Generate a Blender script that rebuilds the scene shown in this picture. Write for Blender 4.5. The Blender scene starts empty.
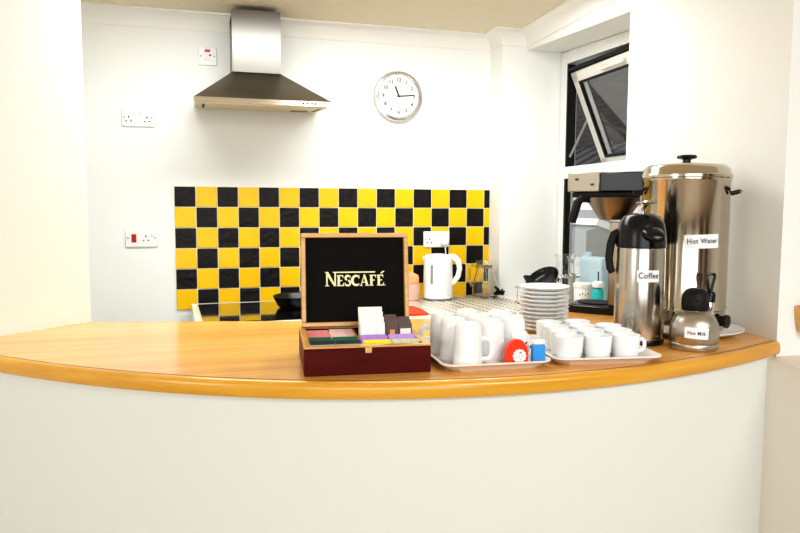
import bpy, bmesh, math, random
from mathutils import Vector, Matrix, Euler
random.seed(7)
sc = bpy.context.scene
COL = sc.collection
PI = math.pi
R = math.radians

# ------------------------------------------------------------------ materials
MATS = {}
def mat(name, color, rough=.5, metal=0., bump=0., bscale=40., var=0., vscale=6., trans=0., ior=1.45, spec=.5,
        coat=0., alpha=1., aniso=0.):
    if name in MATS: return MATS[name]
    m = bpy.data.materials.new(name); m.use_nodes = True
    nt = m.node_tree; b = nt.nodes['Principled BSDF']
    b.inputs['Base Color'].default_value = (*color, 1); b.inputs['Roughness'].default_value = rough
    b.inputs['Metallic'].default_value = metal; b.inputs['IOR'].default_value = ior
    b.inputs['Specular IOR Level'].default_value = spec
    b.inputs['Transmission Weight'].default_value = trans; b.inputs['Coat Weight'].default_value = coat
    b.inputs['Coat Roughness'].default_value = .08
    b.inputs['Anisotropic'].default_value = aniso
    tc = nt.nodes.new('ShaderNodeTexCoord')
    if var:
        n = nt.nodes.new('ShaderNodeTexNoise'); n.inputs['Scale'].default_value = vscale; n.inputs['Detail'].default_value = 5
        r = nt.nodes.new('ShaderNodeMapRange'); r.inputs[1].default_value = .3; r.inputs[2].default_value = .7
        r.inputs[3].default_value = 1 - var; r.inputs[4].default_value = 1 + var
        x = nt.nodes.new('ShaderNodeVectorMath'); x.operation = 'SCALE'; x.inputs[0].default_value = color
        nt.links.new(tc.outputs['Object'], n.inputs['Vector']); nt.links.new(n.outputs['Fac'], r.inputs[0])
        nt.links.new(r.outputs[0], x.inputs['Scale']); nt.links.new(x.outputs[0], b.inputs['Base Color'])
    if bump:
        n = nt.nodes.new('ShaderNodeTexNoise'); n.inputs['Scale'].default_value = bscale; n.inputs['Detail'].default_value = 4
        u = nt.nodes.new('ShaderNodeBump'); u.inputs['Strength'].default_value = bump; u.inputs['Distance'].default_value = .01
        nt.links.new(tc.outputs['Object'], n.inputs['Vector']); nt.links.new(n.outputs['Fac'], u.inputs['Height'])
        nt.links.new(u.outputs['Normal'], b.inputs['Normal'])
    MATS[name] = m
    return m

def wood_mat(name, c1, c2, scale=(1.2, 22, 22), rough=.25, coat=.3, spec=.5):
    m = bpy.data.materials.new(name); m.use_nodes = True
    nt = m.node_tree; b = nt.nodes['Principled BSDF']
    tc = nt.nodes.new('ShaderNodeTexCoord'); mp = nt.nodes.new('ShaderNodeMapping'); mp.inputs['Scale'].default_value = scale
    n = nt.nodes.new('ShaderNodeTexNoise'); n.inputs['Scale'].default_value = 1.6; n.inputs['Detail'].default_value = 7
    n.inputs['Distortion'].default_value = .6
    n2 = nt.nodes.new('ShaderNodeTexNoise'); n2.inputs['Scale'].default_value = .35; n2.inputs['Detail'].default_value = 2
    ad = nt.nodes.new('ShaderNodeMath'); ad.operation = 'ADD'
    cr = nt.nodes.new('ShaderNodeValToRGB')
    cr.color_ramp.elements[0].position = .72; cr.color_ramp.elements[0].color = (*c1, 1)
    cr.color_ramp.elements[1].position = 1.28; cr.color_ramp.elements[1].color = (*c2, 1)
    mr = nt.nodes.new('ShaderNodeMapRange'); mr.inputs[1].default_value = .7; mr.inputs[2].default_value = 1.3
    cr.color_ramp.elements[0].position = .1; cr.color_ramp.elements[1].position = .9
    L = nt.links.new
    L(tc.outputs['Object'], mp.inputs['Vector']); L(mp.outputs[0], n.inputs['Vector']); L(mp.outputs[0], n2.inputs['Vector'])
    L(n.outputs['Fac'], ad.inputs[0]); L(n2.outputs['Fac'], ad.inputs[1]); L(ad.outputs[0], mr.inputs[0]); L(mr.outputs[0], cr.inputs[0])
    L(cr.outputs[0], b.inputs['Base Color'])
    b.inputs['Roughness'].default_value = rough; b.inputs['Coat Weight'].default_value = coat; b.inputs['Coat Roughness'].default_value = .12
    b.inputs['Specular IOR Level'].default_value = spec
    MATS[name] = m
    return m

def brick_mat(name, c1, c2, mort, scale=4.):
    m = bpy.data.materials.new(name); m.use_nodes = True
    nt = m.node_tree; b = nt.nodes['Principled BSDF']; b.inputs['Roughness'].default_value = .9
    tc = nt.nodes.new('ShaderNodeTexCoord'); sx = nt.nodes.new('ShaderNodeSeparateXYZ'); cx = nt.nodes.new('ShaderNodeCombineXYZ')
    br = nt.nodes.new('ShaderNodeTexBrick'); br.inputs['Scale'].default_value = scale
    br.inputs['Color1'].default_value = (*c1, 1); br.inputs['Color2'].default_value = (*c2, 1); br.inputs['Mortar'].default_value = (*mort, 1)
    L = nt.links.new
    L(tc.outputs['Object'], sx.inputs[0]); L(sx.outputs['Y'], cx.inputs['X']); L(sx.outputs['Z'], cx.inputs['Y'])
    L(cx.outputs[0], br.inputs['Vector']); L(br.outputs['Color'], b.inputs['Base Color'])
    return m

def steel_mat(name, color, rough, aniso=.0, streak=0.02):
    m = bpy.data.materials.new(name); m.use_nodes = True
    nt = m.node_tree; b = nt.nodes['Principled BSDF']
    b.inputs['Base Color'].default_value = (*color, 1); b.inputs['Metallic'].default_value = 1
    b.inputs['Anisotropic'].default_value = aniso
    tc = nt.nodes.new('ShaderNodeTexCoord'); mp = nt.nodes.new('ShaderNodeMapping'); mp.inputs['Scale'].default_value = (8, 8, 260)
    n = nt.nodes.new('ShaderNodeTexNoise'); n.inputs['Scale'].default_value = 2.
    r = nt.nodes.new('ShaderNodeMapRange'); r.inputs[3].default_value = rough - streak; r.inputs[4].default_value = rough + streak
    L = nt.links.new
    L(tc.outputs['Object'], mp.inputs[0]); L(mp.outputs[0], n.inputs['Vector']); L(n.outputs['Fac'], r.inputs[0]); L(r.outputs[0], b.inputs['Roughness'])
    MATS[name] = m
    return m

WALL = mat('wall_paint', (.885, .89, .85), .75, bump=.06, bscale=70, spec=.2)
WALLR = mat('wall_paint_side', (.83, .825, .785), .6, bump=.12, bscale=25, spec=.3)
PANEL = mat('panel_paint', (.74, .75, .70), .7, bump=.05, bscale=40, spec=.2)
CEIL = mat('ceiling_paint', (.84, .76, .60), .9, spec=.1)
COVE = mat('cove_paint', (.91, .89, .84), .7, spec=.2)
FLOOR = mat('floor_vinyl', (.42, .33, .24), .45, var=.15, vscale=9)
WOOD = wood_mat('counter_wood', (.72, .335, .07), (.89, .50, .145))
EDGE = wood_mat('edge_wood', (.62, .29, .025), (.76, .395, .04), scale=(1.5, 8, 30))
SEAM = mat('seam_dark', (.12, .06, .02), .6)
OAK = wood_mat('light_box_wood', (.60, .30, .07), (.76, .43, .14), scale=(6, 40, 40))
MAHO = wood_mat('dark_red_wood', (.065, .004, .002), (.10, .007, .004), scale=(4, 30, 30), rough=.45, coat=.0, spec=.12)
BLACKFELT = mat('black_felt', (.011, .011, .010), .9, bump=.2, bscale=400, spec=.1)
GOLD = mat('gold_print', (1, .90, .52), .4)
STEEL = steel_mat('brushed_steel', (.58, .52, .43), .13, streak=.01)
STEELD = steel_mat('hood_steel', (.26, .225, .17), .36)
STEELF = steel_mat('flask_steel', (.52, .48, .42), .19, streak=.01)
COPPERISH = steel_mat('warm_steel', (.32, .265, .21), .33)
CHROME = mat('chrome', (.80, .79, .77), .08, 1.)
DRAIN = mat('drainer_steel', (.90, .87, .80), .32, .7, bump=.05, bscale=30)
BLACK = mat('black_plastic', (.006, .006, .006), .22, spec=.4)
BLACKM = mat('black_matt', (.008, .0075, .007), .5, spec=.3)
HOBGLASS = mat('hob_glass', (.004, .004, .005), .03, spec=1., coat=1.)
WHITEC = mat('white_ceramic', (.90, .91, .905), .18, coat=.3)
WHITEP = mat('white_plastic', (.86, .855, .83), .35)
CREAMP = mat('cream_plastic', (.84, .81, .74), .4)
TRAY = mat('tray_plastic', (.88, .82, .77), .35)
PAPER = mat('paper_label', (.92, .92, .93), .7)
INK = mat('ink', (.02, .02, .06), .6)
GREY = mat('grey_plastic', (.28, .28, .27), .4)
YEL = mat('yellow_glaze', (.92, .54, .003), .32, var=.04, vscale=8, spec=.35)
BLK = mat('black_glaze', (.010, .008, .007), .30, bump=.6, bscale=38, spec=.24)
GROUT = mat('grout', (.86, .80, .62), .8)
RED = mat('red_plastic', (.85, .05, .012), .35)
REDN = mat('red_rocker', (.45, .02, .01), .3)
BLUE = mat('blue_plastic', (.05, .33, .80), .35)
PBLUE = mat('pale_blue_plastic', (.46, .60, .66), .4, var=.08, vscale=12)
TEAL = mat('teal_plastic', (.02, .48, .45), .35)
PEACH = mat('peach_sponge', (.90, .42, .20), .9, bump=.5, bscale=60)
PINKT = mat('pink_plastic', (.72, .47, .38), .3)
def glass_mat(name, color, rough=0.0):
    m = bpy.data.materials.new(name); m.use_nodes = True
    b = m.node_tree.nodes['Principled BSDF']; b.inputs['Base Color'].default_value = (*color, 1)
    b.inputs['Transmission Weight'].default_value = 1; b.inputs['Roughness'].default_value = rough; b.inputs['IOR'].default_value = 1.45
    return m
GLASS = glass_mat('clear_glass', (.97, .98, .97))

# ------------------------------------------------------------------ mesh helpers
def BM(): return bmesh.new()
def xf(bm, verts, M): bmesh.ops.transform(bm, matrix=M, verts=verts)
def box(bm, c, s, rot=None, bev=0., seg=1, mi=0):
    before = set(bm.faces)
    r = bmesh.ops.create_cube(bm, size=1.)
    vs = r['verts']
    xf(bm, vs, Matrix.Diagonal((*s, 1)))
    if bev:
        es = list({e for v in vs for e in v.link_edges})
        rr = bmesh.ops.bevel(bm, geom=es, offset=bev, segments=seg, affect='EDGES', profile=.5)
        vs = list({v for f in bm.faces if f not in before for v in f.verts})
    M = Matrix.Translation(c)
    if rot is not None: M = M @ (rot if isinstance(rot, Matrix) else Euler(rot).to_matrix().to_4x4())
    xf(bm, vs, M)
    for f in bm.faces:
        if f not in before: f.material_index = mi
    return vs
def lathe(bm, prof, seg=40, c=(0, 0, 0), close=False, M=None):
    rings = []
    for (r, z) in prof:
        if r < 1e-6: rings.append([bm.verts.new((0, 0, z))])
        else: rings.append([bm.verts.new((r*math.cos(2*PI*k/seg), r*math.sin(2*PI*k/seg), z)) for k in range(seg)])
    pairs = list(zip(rings[:-1], rings[1:]))
    if close: pairs.append((rings[-1], rings[0]))
    for a, b in pairs:
        for k in range(seg):
            k2 = (k+1) % seg
            if len(a) == 1 and len(b) == 1: continue
            if len(a) == 1: bm.faces.new((a[0], b[k2], b[k]))
            elif len(b) == 1: bm.faces.new((a[k], a[k2], b[0]))
            else: bm.faces.new((a[k], a[k2], b[k2], b[k]))
    vs = [v for r in rings for v in r]
    T = Matrix.Translation(c)
    if M is not None: T = T @ M
    xf(bm, vs, T)
    return vs
def tube(bm, pts, rad, seg=10, closed=False, flat=1.):
    pts = [Vector(p) for p in pts]; n = len(pts); rings = []
    rads = rad if isinstance(rad, (list, tuple)) else [rad]*n
    up = None
    for i, p in enumerate(pts):
        if closed: t = (pts[(i+1) % n] - pts[i-1]).normalized()
        else: t = (pts[min(i+1, n-1)] - pts[max(i-1, 0)]).normalized()
        if up is None:
            up = Vector((0, 0, 1)) if abs(t.z) < .9 else Vector((0, 1, 0))
        a = t.cross(up)
        if a.length < 1e-4: a = t.cross(Vector((1, 0, 0)))
        a.normalize(); b = a.cross(t).normalized(); up = b
        rings.append([bm.verts.new(p + rads[i]*(math.cos(2*PI*k/seg)*a + flat*math.sin(2*PI*k/seg)*b)) for k in range(seg)])
    for i in range(n if closed else n-1):
        A, B = rings[i], rings[(i+1) % n]
        for k in range(seg): bm.faces.new((A[k], A[(k+1) % seg], B[(k+1) % seg], B[k]))
    if not closed:
        bm.faces.new(rings[0][::-1]); bm.faces.new(rings[-1])
def prism(bm, poly, z0, z1, mi=0):
    z0s = z0 if isinstance(z0, (list, tuple)) else [z0]*len(poly)
    z1s = z1 if isinstance(z1, (list, tuple)) else [z1]*len(poly)
    a = [bm.verts.new((x, y, z)) for (x, y), z in zip(poly, z0s)]
    b = [bm.verts.new((x, y, z)) for (x, y), z in zip(poly, z1s)]
    n = len(poly)
    fs = [bm.faces.new(a[::-1]), bm.faces.new(b)]
    for k in range(n): fs.append(bm.faces.new((a[k], a[(k+1) % n], b[(k+1) % n], b[k])))
    for f in fs: f.material_index = mi
    return a + b
def rrect(w, d, r, n=6, cx=0, cy=0):
    out = []
    for sx, sy, a0 in ((1, 1, 0), (-1, 1, 90), (-1, -1, 180), (1, -1, 270)):
        for k in range(n+1):
            a = R(a0 + 90*k/n); out.append((cx+sx*(w/2-r)+r*math.cos(a), cy+sy*(d/2-r)+r*math.sin(a)))
    return out
def loft(bm, loops, capA=True, capB=True):
    rs = [[bm.verts.new(p) for p in l] for l in loops]; n = len(rs[0])
    for A, B in zip(rs[:-1], rs[1:]):
        for k in range(n): bm.faces.new((A[k], A[(k+1) % n], B[(k+1) % n], B[k]))
    if capA: bm.faces.new(rs[0][::-1])
    if capB: bm.faces.new(rs[-1])
def build(name, bm, mats, parent=None, world=False, sharp=40):
    if world and parent is not None:
        M = (Matrix.Translation(parent.location) @ parent.rotation_euler.to_matrix().to_4x4()).inverted()
        bmesh.ops.transform(bm, matrix=M, verts=bm.verts)
    bmesh.ops.recalc_face_normals(bm, faces=bm.faces)
    me = bpy.data.meshes.new(name); bm.to_mesh(me); bm.free()
    for m in (mats if isinstance(mats, (list, tuple)) else [mats]): me.materials.append(m)
    for p in me.polygons: p.use_smooth = True
    me.set_sharp_from_angle(angle=R(sharp))
    o = bpy.data.objects.new(name, me); COL.objects.link(o)
    if parent is not None: o.parent = parent
    return o
def tag(o, label, cat, group=None):
    o['label'] = label; o['category'] = cat
    if group: o['group'] = group
    return o
def thing(name, label, cat, loc=(0, 0, 0), rz=0., group=None):
    o = bpy.data.objects.new(name, None); COL.objects.link(o); o.empty_display_size = .05
    o.location = loc; o.rotation_euler = (0, 0, rz)
    return tag(o, label, cat, group)
def struct(name, bm, m, parent=None, **k):
    o = build(name, bm, m, parent, **k)
    if parent is None: o['kind'] = 'structure'
    return o
def dup(root, loc, rz, label, group=None):
    r = root.copy(); COL.objects.link(r); r.location = loc; r.rotation_euler = (0, 0, rz); r['label'] = label
    if group: r['group'] = group
    for ch in list(root.children):
        c = ch.copy(); COL.objects.link(c); c.parent = r
        for g in list(ch.children):
            d = g.copy(); COL.objects.link(d); d.parent = c
    return r
def text_bm(s, size, fx=1., bold=0.):
    cu = bpy.data.curves.new('txt', 'FONT'); cu.body = s; cu.size = size; cu.align_x = 'CENTER'; cu.align_y = 'CENTER'; cu.offset = bold
    cu.resolution_u = 3; cu.space_character = 1.08 if len(s) > 2 else 1.
    o = bpy.data.objects.new('txt', cu); COL.objects.link(o)
    dg = bpy.context.evaluated_depsgraph_get(); dg.update()
    me = bpy.data.meshes.new_from_object(o.evaluated_get(dg))
    bm = BM(); bm.from_mesh(me)
    bpy.data.objects.remove(o); bpy.data.curves.remove(cu); bpy.data.meshes.remove(me)
    for v in bm.verts: v.co.x *= fx
    return bm
def wrap(bm, rad, phi, z, tilt=0.):
    c, s = math.cos(tilt), math.sin(tilt)
    for v in bm.verts:
        x, y = v.co.x*c - v.co.y*s, v.co.x*s + v.co.y*c
        a = phi + x/rad
        v.co = Vector((rad*math.cos(a), rad*math.sin(a), z+y))
def label_patch(w, h):
    bm = BM(); n = 10
    lo = [bm.verts.new((-w/2+w*k/n, -h/2, 0)) for k in range(n+1)]; hi = [bm.verts.new((-w/2+w*k/n, h/2, 0)) for k in range(n+1)]
    for k in range(n): bm.faces.new((lo[k], lo[k+1], hi[k+1], hi[k]))
    return bm

# ------------------------------------------------------------------ key dimensions (metres)
ZC, YB, CT, WT = 2.36, 3.655, 1.04, .937       # ceiling, kitchen back wall, counter top, worktop
def wallx(y): return 1.635 + (y-1.665)*(1.70-1.635)/(3.5-1.665)

# ------------------------------------------------------------------ room shell
bm = BM(); box(bm, (.5, .6, -.05), (9, 8.6, .1)); struct('floor', bm, FLOOR)
bm = BM(); prism(bm, [(-4, -3.6), (4.6, -3.6), (4.6, 2.0), (1.9, 2.0), (1.9, 3.9), (-4, 3.9)], ZC, ZC+.1); struct('ceiling', bm, CEIL)
bm = BM(); box(bm, (.35, YB+.1, ZC/2), (2.7, .2, ZC))
prism(bm, [(1.555, 3.5), (1.97, 3.5), (1.97, YB), (1.555, YB)], 0, ZC); struct('wall_back', bm, WALL)
bm = BM(); box(bm, (-.95, 3.1, ZC/2), (.1, 1.5, ZC)); struct('wall_kitchen_left', bm, WALL)
bm = BM(); prism(bm, [(-.362, 2.531), (-.50, 2.53), (-.95, 2.45), (-2.9, .0), (-2.77, .123)], 0, ZC); struct('wall_left', bm, WALL)
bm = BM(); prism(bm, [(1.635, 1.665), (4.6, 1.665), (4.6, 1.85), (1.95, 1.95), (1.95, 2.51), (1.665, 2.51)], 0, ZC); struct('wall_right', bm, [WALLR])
# recess lintel, wall under the window, strips round the window
bm = BM(); prism(bm, [(1.665, 2.51), (1.97, 2.51), (1.97, 3.5), (1.70, 3.5)], [2.212, 2.212, 2.268, 2.268], ZC); struct('wall_above_window', bm, WALL)
bm = BM(); prism(bm, [(1.665, 2.51), (1.97, 2.51), (1.97, 3.5), (1.70, 3.5)], 0, .895); struct('wall_below_window', bm, WALL)
bm = BM(); box(bm, (.5, -3.55, ZC/2), (9, .1, ZC)); struct('wall_front', bm, mat('wall_dining', (.74, .69, .60), .8))
bm = BM(); box(bm, (4.55, -.9, ZC/2), (.1, 5.3, ZC)); struct('wall_dining_right', bm, WALL)
bm = BM(); box(bm, (-2.95, -1.75, ZC/2), (.1, 3.7, ZC)); struct('wall_dining_left', bm, WALL)
# coving
def coving(path, name):
    bm = BM(); s = .075
    prof = [(0, 0), (0, -s), (.008, -s)] + [(s-(s-.008)*math.cos(a)*1. , -(s-.008)*(1-math.sin(a))-.008+0) for a in [R(t) for t in (10, 30, 50, 70, 85)]] + [(s, -.008), (s, 0)]
    loops = []
    n = len(path)
    for i, p in enumerate(path):
        p = Vector(p)
        def nrm(a, b):
            d = (Vector(b)-Vector(a)).normalized(); return Vector((d.y, -d.x))
        ns = []
        if i > 0: ns.append(nrm(path[i-1], path[i]))
        if i < n-1: ns.append(nrm(path[i], path[i+1]))
        m = ns[0] if len(ns) == 1 else (ns[0]+ns[1])/(1+ns[0].dot(ns[1]))
        loops.append([(p.x+m.x*o, p.y+m.y*o, ZC+z) for o, z in prof])
    loft(bm, loops); return struct(name, bm, COVE, sharp=25)
coving([(-.88, YB), (1.555, YB), (1.555, 3.5), (1.70, 3.5), (1.635, 1.67)], 'trim_1')
# low boxed-in wall to the right of the counter
bm = BM(); prism(bm, [(1.588, 1.651), (1.560, 1.00), (2.6, 1.00), (2.6, 1.664), (1.60, 1.664)], 0, .992); struct('trim_2', bm, mat('ledge_paint', (.80, .74, .66), .6))
# door-like brown panels added behind the viewpoint to give the steel dark reflections
REFLW = wood_mat('door_wood', (.10, .045, .02), (.17, .08, .035), scale=(20, 20, 1.5))
for k, (x, w) in enumerate(((-2.2, .8), (.1, 1.0), (2.0, 1.1), (3.6, .8))):
    bm = BM(); box(bm, (x, -3.48, 1.03), (w, .04, 2.05)); d = struct('door_%d' % (k+1), bm, REFLW)
    bm = BM(); tube(bm, [(x+w*.4, -3.455, 1.0), (x+w*.4, -3.41, 1.0), (x+w*.28, -3.41, 1.0)], .009); build('door_handle', bm, CHROME, d)

# ------------------------------------------------------------------ window
NX = 1.90
def wx(y): return NX - (3.5-y)*.0354
wf = BM()
y0, y1, z0, z1 = 2.515, 3.495, WT+.001, 2.262
def wbar(bm, ya, yb, za, zb, x0=-.0, x1=.06):
    prism(bm, [(wx(ya)+x0, ya), (wx(ya)+x1, ya), (wx(yb)+x1, yb), (wx(yb)+x0, yb)], za, zb)
wbar(wf, 3.425, y1, z0, 2.26); wbar(wf, y0, 2.56, z0, 2.21)
prism(wf, [(wx(2.56), 2.56), (wx(2.56)+.06, 2.56), (wx(3.425)+.06, 3.425), (wx(3.425), 3.425)], [2.165, 2.165, 2.195, 2.195], [2.212, 2.212, 2.26, 2.26])
wbar(wf, 2.56, 3.425, 1.585, 1.648); wbar(wf, 2.56, 3.425, z0, 1.0)
win = struct('window_1', wf, WHITEP)
bm = BM(); wbar(bm, 3.408, 3.425, 1.0, 1.585, -.003, .03); wbar(bm, 3.412, 3.425, 1.648, 2.19, .0, .05); wbar(bm, 2.56, 3.412, 2.150, 2.166, 0., .05); build('gasket', bm, BLACKM, win)
bm = BM(); wbar(bm, 2.56, 3.408, 1.0, 1.585, .028, .034); build('pane', bm, GLASS, win)
# opening light, hung from the top edge and pushed outwards
ang = R(23)
hinge = Vector((wx(3.0)+.03, 2.985, 2.150))
Ms = Matrix.Translation(hinge) @ Matrix.Rotation(-R(2.0), 4, 'Z') @ Matrix.Rotation(-ang, 4, 'Y')
H, W = .535, .84
bm = BM()
for c, s in (((0, 0, -.03), (.05, W, .06)), ((0, 0, -H+.028), (.05, W, .056)), ((0, W/2-.03, -H/2), (.05, .06, H)), ((0, -W/2+.03, -H/2), (.05, .06, H))):
    box(bm, c, s, bev=.004)
xf(bm, bm.verts, Ms); sash = build('sash', bm, CREAMP, win)
bm = BM(); t = .014
for c, s in (((-.02, 0, -.06), (.016, W-.12, t)), ((-.02, 0, -H+.062), (.016, W-.12, t)), ((-.02, W/2-.066, -H/2), (.016, t, H-.12)), ((-.02, -W/2+.066, -H/2), (.016, t, H-.12))): box(bm, c, s)
xf(bm, bm.verts, Ms); build('seal', bm, BLACKM, sash)
bm = BM(); box(bm, (0, 0, -H/2), (.006, W-.12, H-.118)); xf(bm, bm.verts, Ms); build('pane', bm, GLASS, sash)
bm = BM(); box(bm, (-.035, 0, -.03), (.02, .2, .018), bev=.004); xf(bm, bm.verts, Ms); build('handle', bm, CREAMP, sash)
bm = BM(); p1 = Ms @ Vector((0, W/2+.004, -H*.47)); tube(bm, [(wx(3.41)+.02, 3.412, 1.70), (wx(3.41)+.03, 3.41, 1.72), (p1.x, 3.408, p1.z), tuple(Ms @ Vector((0, W/2+.004, -H*.1)))], .007); build('stay', bm, GREY, win)

# outside the window
bm = BM(); box(bm, (3.0, 5.6, .8), (.12, 8, 1.6)); struct('wall_outside', bm, brick_mat('pale_brick', (.62, .61, .57), (.55, .54, .50), (.70, .69, .65)))
bm = BM(); box(bm, (3.75, 5.6, 2.9), (.2, 8, 2.6)); struct('wall_outside_upper', bm, brick_mat('dark_brick', (.018, .013, .011), (.035, .024, .02), (.05, .042, .036), 5))
bm = BM(); box(bm, (4., 5, -.12), (4.2, 9, .04)); struct('ground_outside', bm, mat('ground', (.2, .2, .19), .9))
g = thing('lean_to_roof', 'dark grey lean-to roof outside, seen through the open window', 'roof', (3.4, 5.6, 1.605))
bm = BM()
prism(bm, [(-.45, -3.5), (.345, -3.5), (.345, 3.5), (-.45, 3.5)], [.0, .42, .42, .0], [.03, .45, .45, .03])
for k in range(28): tube(bm, [(-.45, -3.4+k*.25, .035), (.345, -3.4+k*.25, .455)], .02, 6)
build('roof_sheet', bm, mat('roof_grey', (.06, .06, .06), .45, var=.3), g)
bm = BM(); tube(bm, [(-.47, -3.5, .0), (-.47, 3.5, .0)], .045, 10); build('gutter', bm, mat('pale_gutter', (.6, .58, .54), .4), g)
for k in range(3):
    bm = BM(); box(bm, (-.2, -3.+k*3.0, -.78), (.06, .06, 1.58)); build('post', bm, BLACKM, g)
v = thing('wall_vent', 'grey box vent with white bands on the pale wall outside', 'vent', (2.93, 4.78, 1.06))
bm = BM(); prism(bm, [(-.2, -.2), (.02, -.2), (.02, .2), (-.2, .2)], 0, [.20, .26, .26, .20]); build('hood', bm, mat('vent_grey', (.30, .31, .30), .5), v)
for z in (.245, .36):
    bm = BM(); box(bm, (-.05, 0, z), (.14, .42, .05), (0, .3, 0)); build('band', bm, WHITEP, v)
bm = BM(); box(bm, (-.04, 0, .305), (.1, .34, .10)); build('flue', bm, GREY, v)

# ------------------------------------------------------------------ tiles: one splashback panel
T = .103; TX, TZ = -.125, 1.527
bm = BM()
WTOT = 16.35*T
box(bm, (TX+WTOT/2, YB-.003, TZ-3*T), (WTOT, .006, 6*T), mi=0)
for j in range(6):
    for i in range(17):
        x0 = TX+i*T; x1 = min(x0+T, TX+WTOT)
        if x1-x0 < .01: continue
        g_ = .0022
        box(bm, ((x0+x1)/2, YB-.007, TZ-(j+.5)*T), (x1-x0-2*g_, .006, T-2*g_), bev=.0015, seg=1, mi=1 if (i+j) % 2 else 2)
tag(build('tile_splashback', bm, [GROUT, YEL, BLK]), 'yellow and black chequered tile splashback on the kitchen back wall', 'splashback')

# ------------------------------------------------------------------ cooker hood
h = thing('cooker_hood', 'stainless steel chimney cooker hood on the back wall', 'cooker hood', (.283, YB, 1.875))
bm = BM()
def hp(x0, x1, yd, z, zb): return [(x0-.283, -yd, z-1.875), (x1-.283, -yd, z-1.875), (x1-.283, -.001, zb-1.875), (x0-.283, -.001, zb-1.875)]
loft(bm, [hp(-.018, .585, .455, 1.9025, 1.9355), hp(.155, .378, .25, 2.052, 2.052)]); build('canopy', bm, STEELD, h)
bm = BM()
loft(bm, [hp(-.020, .587, .458, 1.880, 1.913), hp(-.020, .587, .458, 1.902, 1.935)]); lip = build('lip', bm, STEEL, h)
for x in (.17, .19, .21, .225):
    bm = BM(); lathe(bm, [(0, 0), (.005, 0), (.005, .004), (0, .004)], 12, (x, -.458, .016), M=Matrix.Rotation(PI/2, 4, 'X')); build('button', bm, BLACKM, lip)
slope = Matrix.Translation((0, -.23, .0205)) @ Matrix.Rotation(math.atan2(-.033, .457)*-1, 4, 'X')
bm = BM(); box(bm, (0, 0, 0), (.57, .40, .006)); xf(bm, bm.verts, slope); us = build('underside', bm, mat('filter_metal', (.68, .57, .34), .4, .6), h)
for s in (-1, 1):
    bm = BM(); box(bm, (s*.262, -.02, -.0036), (.012, .26, .002)); xf(bm, bm.verts, slope); build('lamp_slot', bm, BLACKM, us)
for k in range(6):
    bm = BM(); box(bm, (.16+.014*k, .10, -.0036), (.006, .12, .002)); xf(bm, bm.verts, slope); build('vent_bar', bm, BLACKM, us)
bm = BM(); box(bm, (-.0165, -.126, .178+(2.337-2.052)/2), (.223, .25, 2.337-2.053)); ch = build('chimney', bm, steel_mat('chimney_steel', (.19, .18, .16), .34, aniso=.5), h)
bm = BM()
for k in range(3): box(bm, (-.129, -.09-.035*k, .43), (.003, .02, .03))
build('vent_slots', bm, BLACKM, ch)

# ------------------------------------------------------------------ clock
ck = thing('wall_clock', 'round silver-rimmed wall clock reading quarter past eleven', 'clock', (1.02, YB, 2.013))
Mc = Matrix.Rotation(PI/2, 4, 'X')
bm = BM(); lathe(bm, [(0, 0), (.118, 0), (.132, .008), (.133, .022), (.127, .034), (.117, .036), (.110, .026), (0, .026)], 64, M=Mc)
build('rim', bm, mat('clock_silver', (.62, .61, .58), .16, .9), ck)
bm = BM(); lathe(bm, [(0, .0262), (.109, .0262), (.109, .028), (0, .028)], 64, M=Mc); face = build('dial', bm, mat('dial_paper', (.88, .87, .78), .6), ck)
for n in range(1, 13):
    bm = text_bm(str(n), .026, 1., .0008); a = R(90-30*n)
    xf(bm, bm.verts, Matrix.Translation((.084*math.cos(a), -.0285, .084*math.sin(a))) @ Mc); build('numeral', bm, INK, face)
bm = BM()
for n in range(60):
    a = R(6*n); w = .0022 if n % 5 == 0 else .001
    box(bm, (.104*math.cos(a), -.0284, .104*math.sin(a)), (.007, .0004, w), (0, -a, 0))
build('minute_track', bm, INK, face)
for nm, ln, w, deg in (('hour_hand', .055, .008, 90+21), ('minute_hand', .085, .006, 90-85)):
    bm = BM(); a = R(deg); box(bm, (math.cos(a)*ln*.45, -.031, math.sin(a)*ln*.45), (ln*1.1, .0012, w), (0, -a, 0)); build(nm, bm, BLACK, ck)

# ------------------------------------------------------------------ switch plates
def plate(name, label, x, z, w, h=.088):
    t = thing(name, label, 'socket' if 'socket' in name else 'switch', (x, YB, z))
    bm = BM(); box(bm, (0, -.005, 0), (w, .01, h), bev=.003); build('faceplate', bm, WHITEP, t)
    return t
def pins(t, x, z=.0):
    bm = BM()
    box(bm, (x, -.0104, z+.014), (.005, .001, .009)); box(bm, (x-.011, -.0104, z-.006), (.008, .001, .005)); box(bm, (x+.011, -.0104, z-.006), (.008, .001, .005))
    build('pin_holes', bm, BLACK, t)
def rocker(t, x, z, m=None, s=(.012, .02)):
    bm = BM(); box(bm, (x, -.0125, z), (s[0], .006, s[1]), (.1, 0, 0), bev=.0015); build('rocker', bm, m or WHITEP, t)
def screws(t, w):
    for s in (-1, 1):
        bm = BM(); lathe(bm, [(0, 0), (.004, 0), (.0035, .0015), (0, .0015)], 12, (s*(w/2-.012), -.0098, 0), M=Mc); build('screw', bm, GREY, t)
t = plate('double_socket', 'white double socket on the bare wall, higher of the left two', -.283, 1.854, .151); pins(t, -.042, -.012); pins(t, .042, -.012); rocker(t, -.014, .022); rocker(t, .014, .022); screws(t, .151)
t = plate('cooker_socket', 'white socket plate with a red rocker beside the tiles', -.281, 1.271, .15); rocker(t, -.035, 0, REDN, (.022, .04)); pins(t, .02, -.005); rocker(t, .048, .018); screws(t, .15)
t = plate('fused_switch', 'small white switch plate left of the hood chimney', .047, 2.164, .088); rocker(t, 0, .026, REDN, (.026, .012)); rocker(t, .012, .005, REDN, (.01, .008))
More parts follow.
